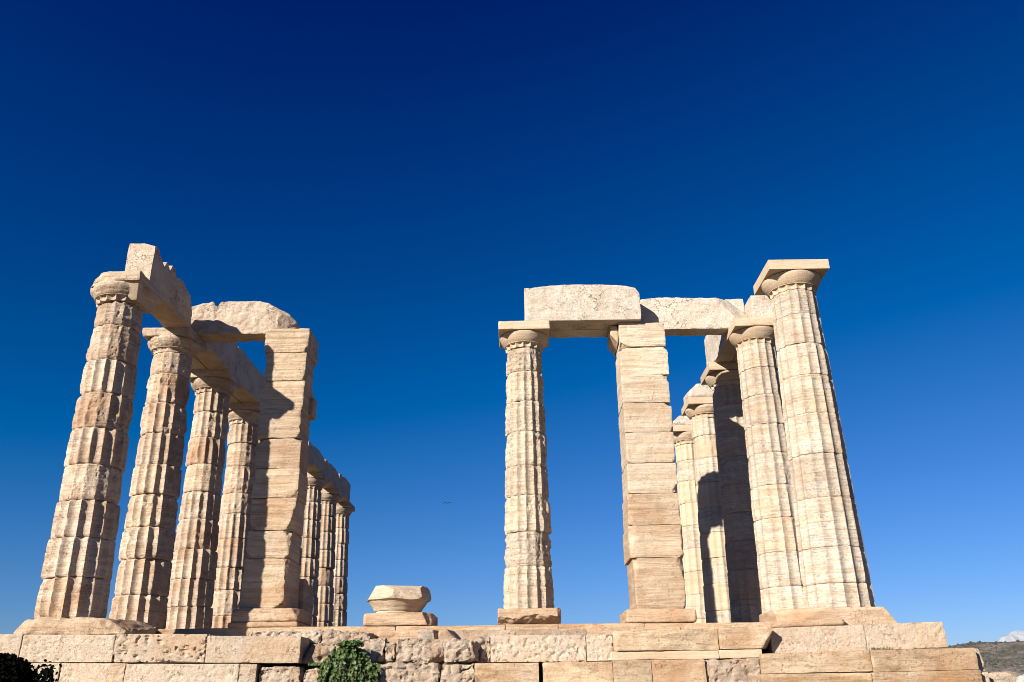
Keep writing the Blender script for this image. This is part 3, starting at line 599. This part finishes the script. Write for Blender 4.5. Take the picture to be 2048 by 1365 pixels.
# ------------------------------------------------------------------ slender middle column
column(1.14, 2.55, 'slender middle column standing free on its own square base, roughly fluted', M_pron, [.10, .60, .40, .22, .36, .30, .42, .58], 'front porch column',
       [.285, 1.066, 1.721, 2.437, 3.042, 3.749, 4.401, 5.061, 5.60], r0=.492, r1=.400, nt=240, depth=.062, rough=.024, chip=.015, seed=30, phase=.15, wob=.010, base=.285,
       ab=.545, ech_ero=.1, ech_rough=.006, cap_mat=M_new, ab_kw=dict(rn=.03, r=.012), ab_cuts=[((-.53, -.545, 6.0), (-.8, -.6, 0), .02)])

# ------------------------------------------------------------------ right (north) colonnade
GR = 'columns of the right colonnade'; RX = 6.15; SR = 2.56
column(RX, 0, 'tall nearest right column with crisp flutes and a bare square abacus', M_right, [.05, .05, .03, .02, .05, .33, .30, .20, .38], GR,
       [0, .382, .951, 1.759, 2.506, 3.219, 3.931, 4.531, 5.11, 5.60], r0=.555, r1=.415, nt=256, depth=.046, rough=.009, chip=.009, seed=40, phase=.35, wob=.006, ab=.55, cap_mat=M_new, ech_ero=.05, ech_rough=.003, ab_kw=dict(rn=.004, r=.004, amp=.002), lean=.004, patch=.8)
column(RX-.02, SR, 'second right column, cream drums, carrying a crossbeam and chipped abacus', M_right, [.12, .12, .28, .25, .3, .2, .25, .25, .1], GR,
       [0, .625, 1.266, 1.917, 2.568, 3.217, 3.822, 4.454, 5.058, 5.60], r0=.545, r1=.412, nt=224, depth=.044, rough=.011, chip=.010, seed=41, phase=.5, wob=.008, ab=.54, cap_mat=M_new, ech_ero=.1, ech_rough=.005, ab_kw=dict(rn=.04, amp=.01))
column(RX-.04, 2*SR, 'third right column, almost wholly in dark shadow', M_right, [.2]*9, GR, r0=.545, r1=.412, nt=144, dz=.035, depth=.05, rough=.014, chip=.012, seed=42, phase=.1, ab=.54, ech_ero=.3, ech_rough=.01, cap_mat=M_new)
column(RX-.08, 3*SR, 'fourth right column, its lower half crossed by a round shadow', [M_right, M_new, M_right, M_new], [.1, .15, .05, .1, .3, .25, .2, .5, .1], GR, r0=.54, r1=.412, nt=128, dz=.04, depth=.045, rough=.014, chip=.012, seed=43, phase=.3, ab=.54, ech_ero=.4, ech_rough=.012, cap_mat=M_new)
column(RX-.10, 4*SR, 'farthest right column, narrow strip beside the right pier', [M_new, M_right, M_new], [.05, .05, .05, .1, .05, .05, .05, .6, .2], GR, r0=.54, r1=.412, nt=112, dz=.045, depth=.05, rough=.014, chip=.012, seed=44, phase=.0, ab=.54, ech_ero=.5, ech_rough=.012, cap_mat=M_new)
GRB = 'architrave beams of the right colonnade'
solo('architrave_beam', M_beam, (6.13, 6.62), (2.45, 5.10), (6.102, 6.84), 'beam whose lit square end shows between crossbeam and tall right column', 'beam', GRB, seed=381, **dict(BM, rn=.02))
solo('architrave_beam', M_beam, (5.70, 6.115), (2.99, 5.40), (6.102, 7.02), 'beam seen lit on edge below the right crossbeam, on third right column', 'beam', GRB, seed=382, **dict(BM, rn=.03))
solo('broken_beam', M_beam, (5.56, 6.40), (7.18, 8.0), (6.102, 6.50), 'rounded beam stump on top of the fourth right column', 'beam', GRB, seed=383, res=.03, r=.06, rn=.08, amp=.012, cuts=[((5.68, 7.3, 6.38), (-.7, -.1, .7), .02)])
solo('broken_beam', M_beam, (5.58, 6.40), (9.80, 10.5), (6.102, 6.44), 'small rounded beam stump on the farthest right column', 'beam', GRB, seed=384, res=.03, r=.06, rn=.08, amp=.012, cuts=[((5.68, 9.9, 6.34), (-.7, -.1, .7), .02)])

# ------------------------------------------------------------------ plants
def leaf_mat(name, a, b, rough=.45):
    t = NT(name); oi = t.coord(rnd=False); n = t.noise(oi, 14, 3)
    t.l(t.mix(t.ramp(n, [(.35, 0.0), (.65, 1.0)]), a, b), t.b.inputs['Base Color']); t.b.inputs['Roughness'].default_value = rough
    t.b.inputs['Specular IOR Level'].default_value = .4 if rough < .95 else .05
    return t.m
def leaves(name, parent, mat, pts, size, seed, round_=True, loc=(0,0,0)):
    rnd = random.Random(seed); V = []; F = []
    for (p, n) in pts:
        n = Vector(n)+Vector((rnd.gauss(0, .45), rnd.gauss(0, .45), rnd.gauss(0, .45))); n.normalize()
        t1 = n.cross(Vector((rnd.gauss(0, 1), rnd.gauss(0, 1), rnd.gauss(0, 1)))).normalized(); t2 = n.cross(t1)
        s = size*rnd.uniform(.6, 1.25); b = len(V); k = 7
        V.append(tuple(Vector(p)-n*s*.12))
        for i in range(k):
            a = 2*math.pi*i/k; r = s*(.5 if round_ else (.5-.22*abs(math.sin(a))))*rnd.uniform(.9, 1.1)
            V.append(tuple(Vector(p)+t1*r*math.cos(a)+t2*r*math.sin(a)))
        for i in range(k): F.append((b, b+1+i, b+1+(i+1) % k))
    return make_obj(name, V, F, mat, parent, loc, smooth=True, sharp=0)
def tube(P0, P1, r0, r1, V, F, k=6):
    d = (Vector(P1)-Vector(P0)).normalized(); a = d.orthogonal().normalized(); c = d.cross(a); b = len(V)
    for P, r in ((P0, r0), (P1, r1)):
        for i in range(k):
            an = 2*math.pi*i/k; V.append(tuple(Vector(P)+a*r*math.cos(an)+c*r*math.sin(an)))
    for i in range(k): F.append((b+i, b+(i+1) % k, b+k+(i+1) % k, b+k+i))
M_stem = leaf_mat('twig', (.08, .055, .035), (.13, .09, .055), .8)
def caper():
    t = thing('caper_bush', (-1.51, -1.05, -.48), 'green leafy bush spilling down the front wall below the gap', 'bush')
    rnd = random.Random(5); pts = []; V = []; F = []
    for s in range(190):
        x = rnd.gauss(.0, .14); y = -.06-abs(rnd.gauss(0, .05)); z = rnd.uniform(-.12, .05)-.7*abs(x+.05)
        vx = x*1.5+rnd.gauss(0, .12); vy = -.12-rnd.random()*.22; vz = rnd.uniform(-.1, .12)
        L = rnd.uniform(.35, .95); n = int(L/.016); px, py, pz = x, y, z; last = (px, py, pz)
        for i in range(n):
            u = i/n
            px += vx*.016*1.1; py += vy*.016*(1-u); pz += (vz*(1-u)-1.0*u-.15)*.018
            vx *= .985
            if abs(px) > .42: px *= .97
            if i % 2 == 0:
                pts.append(((px+rnd.gauss(0, .014), py+rnd.gauss(0, .014), pz+rnd.gauss(0, .012)), (rnd.gauss(0, .35), -.9, .45)))
            if i % 6 == 5: tube(last, (px, py, pz), .004, .003, V, F, 5); last = (px, py, pz)
    for i in range(260):
        a = rnd.uniform(0, math.pi); r = rnd.random()**.5
        pts.append(((.20*r*math.cos(a), -.14-.10*rnd.random(), .03+.07*r*math.sin(a)-.05), (rnd.gauss(0, .4), -.7, .7)))
    make_obj('stem', V, F, M_stem, t)
    leaves('foliage', t, leaf_mat('caper_leaf', (.018, .045, .008), (.070, .110, .020), .55), pts, .048, 6)
caper()
def tuft(name, loc, label, w, h, n, mat, seed, cat='plant', blade=.006, group=None):
    rnd = random.Random(seed); V = []; F = []
    for i in range(n):
        x = rnd.gauss(0, w*.4); y = rnd.gauss(0, .03); a = rnd.gauss(0, .5); L = h*rnd.uniform(.4, 1.1); b = len(V)
        tip = (x+math.sin(a)*L, y+rnd.gauss(0, .3)*L, math.cos(a)*L); m = (x+math.sin(a)*L*.45, y, math.cos(a)*L*.6)
        V += [(x-blade, y, 0), (x+blade, y, 0), (m[0]+blade*.7, m[1], m[2]), (m[0]-blade*.7, m[1], m[2]), tip]; F += [(b, b+1, b+2, b+3), (b+3, b+2, b+4)]
    o = make_obj(name, V, F, mat, None, loc, sharp=0); return tag(o, label, cat, group)
M_grass = leaf_mat('dry_weed', (.045, .05, .02), (.10, .085, .04), .8)
tuft('weed_tuft', (6.22, -1.12, -.650), 'thin dry weed tuft rooted in the step joint at right', .24, .055, 60, M_grass, 3)
tuft('weed_tuft', (-2.03, -1.05, -.762), 'small bright green weed cushion left of the leafy bush', .11, .055, 130, leaf_mat('weed_green', (.03, .075, .01), (.06, .10, .02), .6), 4)
def dark_shrub():
    t = thing('shrub', (-4.75, -4.6, -2.78), 'near-black rounded shrub at the lower left corner, before the wall', 'shrub')
    rnd = random.Random(8); pts = []
    C = Vector((.08, 0, 1.52)); rad = Vector((.50, .5, .56))
    for i in range(14000):
        v = Vector((rnd.gauss(0, 1), rnd.gauss(0, 1), rnd.gauss(0, 1))).normalized(); r = .8+.2*rnd.random()
        pts.append(((C.x+v.x*rad.x*r, C.y+v.y*rad.y*r, C.z+v.z*rad.z*r), tuple(v)))
    for i in range(120):
        pts.append(((.66+rnd.gauss(0, .045), -.1+rnd.gauss(0, .06), 1.84+rnd.gauss(0, .06)), (.5, -.6, .5)))
    leaves('foliage', t, leaf_mat('shade_black_leaf', (.0015, .0017, .0015), (.004, .0045, .003), 1.0), pts, .055, 9, round_=False)  # deep shade put into the leaf colour, so sunlit leaves stay near black
    V = []; F = []
    for i in range(9):
        a = i*.7; tube((0, 0, -.05), (-.25+.4*math.cos(a), .4*math.sin(a), 1.2+.1*math.sin(3*a)), .03, .01, V, F)
    make_obj('stem', V, F, M_stem, t)
dark_shrub()

# ------------------------------------------------------------------ rocks at the right edge
solo('rubble_slab', M_rough, (7.68, 9.6), (-1.1, .1), (-1.45, -.965), 'low tan rubble slab beyond the right end of the steps', 'rock', seed=391, res=.03, r=.05, rn=.08, amp=.02, big=.02, cuts=[((8.05, -1.1, -.98), (.45, -.3, .85), .02)])
block_mat = stone('grey_boulder', (.62, .61, .57), (.5, .48, .43), (.2, .19, .17), strata=(2,2,3), strata_amt=.3, pit=.3, grey=.3, bump=.8, tone=.1)
solo('boulder', block_mat, (6.93, 8.5), (-4.05, -2.8), (-2.9, -.93), 'pale grey rounded boulder cut off by the lower right corner', 'rock', seed=392, res=.05, r=.45, rn=.2, amp=.03, big=.04)

# ------------------------------------------------------------------ gull
def gull():
    V = []; F = []
    secs = [(-.24, .012, 0), (-.20, .035, .004), (-.12, .062, 0), (0, .075, -.006), (.12, .06, 0), (.18, .042, .012), (.23, .045, .02), (.27, .03, .018), (.30, .012, .012), (.335, .003, .004)]
    k = 10
    for (y, r, z) in secs:
        for i in range(k):
            a = 2*math.pi*i/k; V.append((r*math.cos(a), -y, z+r*.85*math.sin(a)))
    for j in range(len(secs)-1):
        for i in range(k): F.append((j*k+i, j*k+(i+1) % k, (j+1)*k+(i+1) % k, (j+1)*k+i))
    F.append(tuple(range(k-1, -1, -1))); F.append(tuple((len(secs)-1)*k+i for i in range(k)))
    tb = len(V); V += [(-.03, .20, .0), (.03, .20, .0), (.075, .34, .0), (-.075, .34, .0), (0, .25, .012)]; F += [(tb, tb+1, tb+4), (tb+1, tb+2, tb+4), (tb+2, tb+3, tb+4), (tb+3, tb, tb+4), (tb+3, tb+2, tb+1, tb)]
    t = NT('gull_feathers'); t.b.inputs['Base Color'].default_value = (.33, .33, .35, 1)
    tw = NT('gull_wing'); n = tw.noise(tw.coord(rnd=False), 3, 2); tw.l(tw.ramp(n, [(.3, (.06, .07, .08)), (.7, (.12, .13, .14))]), tw.b.inputs['Base Color'])
    W_ = .72
    o = thing('seagull', (-5.50, 60, 14.46), 'tiny gull gliding with spread wings in the open sky gap', 'bird')
    o.scale = (W_, W_, W_)
    b = make_obj('body', V, F, t.m, o)
    for s in (-1, 1):
        W = []; G = []
        st = [(.05, -.10, .09, .02), (.22, -.13, .09, .08), (.36, -.10, .08, .055), (.50, -.03, .09, -.01), (.60, .07, .12, -.045)]
        for (x, y0, y1, z) in st: W += [(s*x, y0, z), (s*x, y1, z-.01), (s*x, (y0+y1)/2-.02, z+.022*(1-x))]
        for j in range(4):
            a = 3*j; c = a+3
            for p, q in ((0, 2), (2, 1), (1, 0)): G.append((a+p, a+q, c+q, c+p) if s > 0 else (a+q, a+p, c+p, c+q))
        G.append((12, 13, 14)); G.append((0, 2, 1)); make_obj('wing', W, G, tw.m, o, sharp=0)
gull()
# ------------------------------------------------------------------ cloud
def cloud():
    t = NT('cloud_white'); t.b.inputs['Base Color'].default_value = (.36, .37, .40, 1); t.b.inputs['Roughness'].default_value = 1; t.b.inputs['Specular IOR Level'].default_value = 0
    tr = t.n('ShaderNodeBsdfTransparent'); ms = t.n('ShaderNodeMixShader'); ms.inputs[0].default_value = .55; t.l(t.b.outputs[0], ms.inputs[1]); t.l(tr.outputs[0], ms.inputs[2]); t.l(ms.outputs[0], t.out.inputs[0])
    rnd = random.Random(4); V = []; F = []
    base = Vector((2330, 4286, 155))
    for (x, z, r) in ((0, 20, 75), (55, 45, 70), (110, 30, 80), (170, 15, 85), (-60, -10, 60), (80, -30, 90), (0, -40, 80), (230, -10, 90), (150, -50, 90)):
        nt, nz = 40, 24; b = len(V)
        for j in range(nz+1):
            for i in range(nt):
                a = 2*math.pi*i/nt; p = math.pi*j/nz; V.append((x+r*math.sin(p)*math.cos(a), r*math.sin(p)*math.sin(a)*.8, z+r*math.cos(p)*.8))
        for j in range(nz):
            for i in range(nt): F.append((b+j*nt+i, b+j*nt+(i+1) % nt, b+(j+1)*nt+(i+1) % nt, b+(j+1)*nt+i))
    V = np.array(V); V = V*(1+.0) + np.stack([fbm(V*.016, 4, 1), fbm(V*.016+9, 4, 2), fbm(V*.016+19, 4, 3)], 1)*26
    o = make_obj('cloud', V, F, t.m, None, tuple(base), sharp=0); tag(o, 'small white puff of cloud just above the distant hill at right', 'cloud')
cloud()
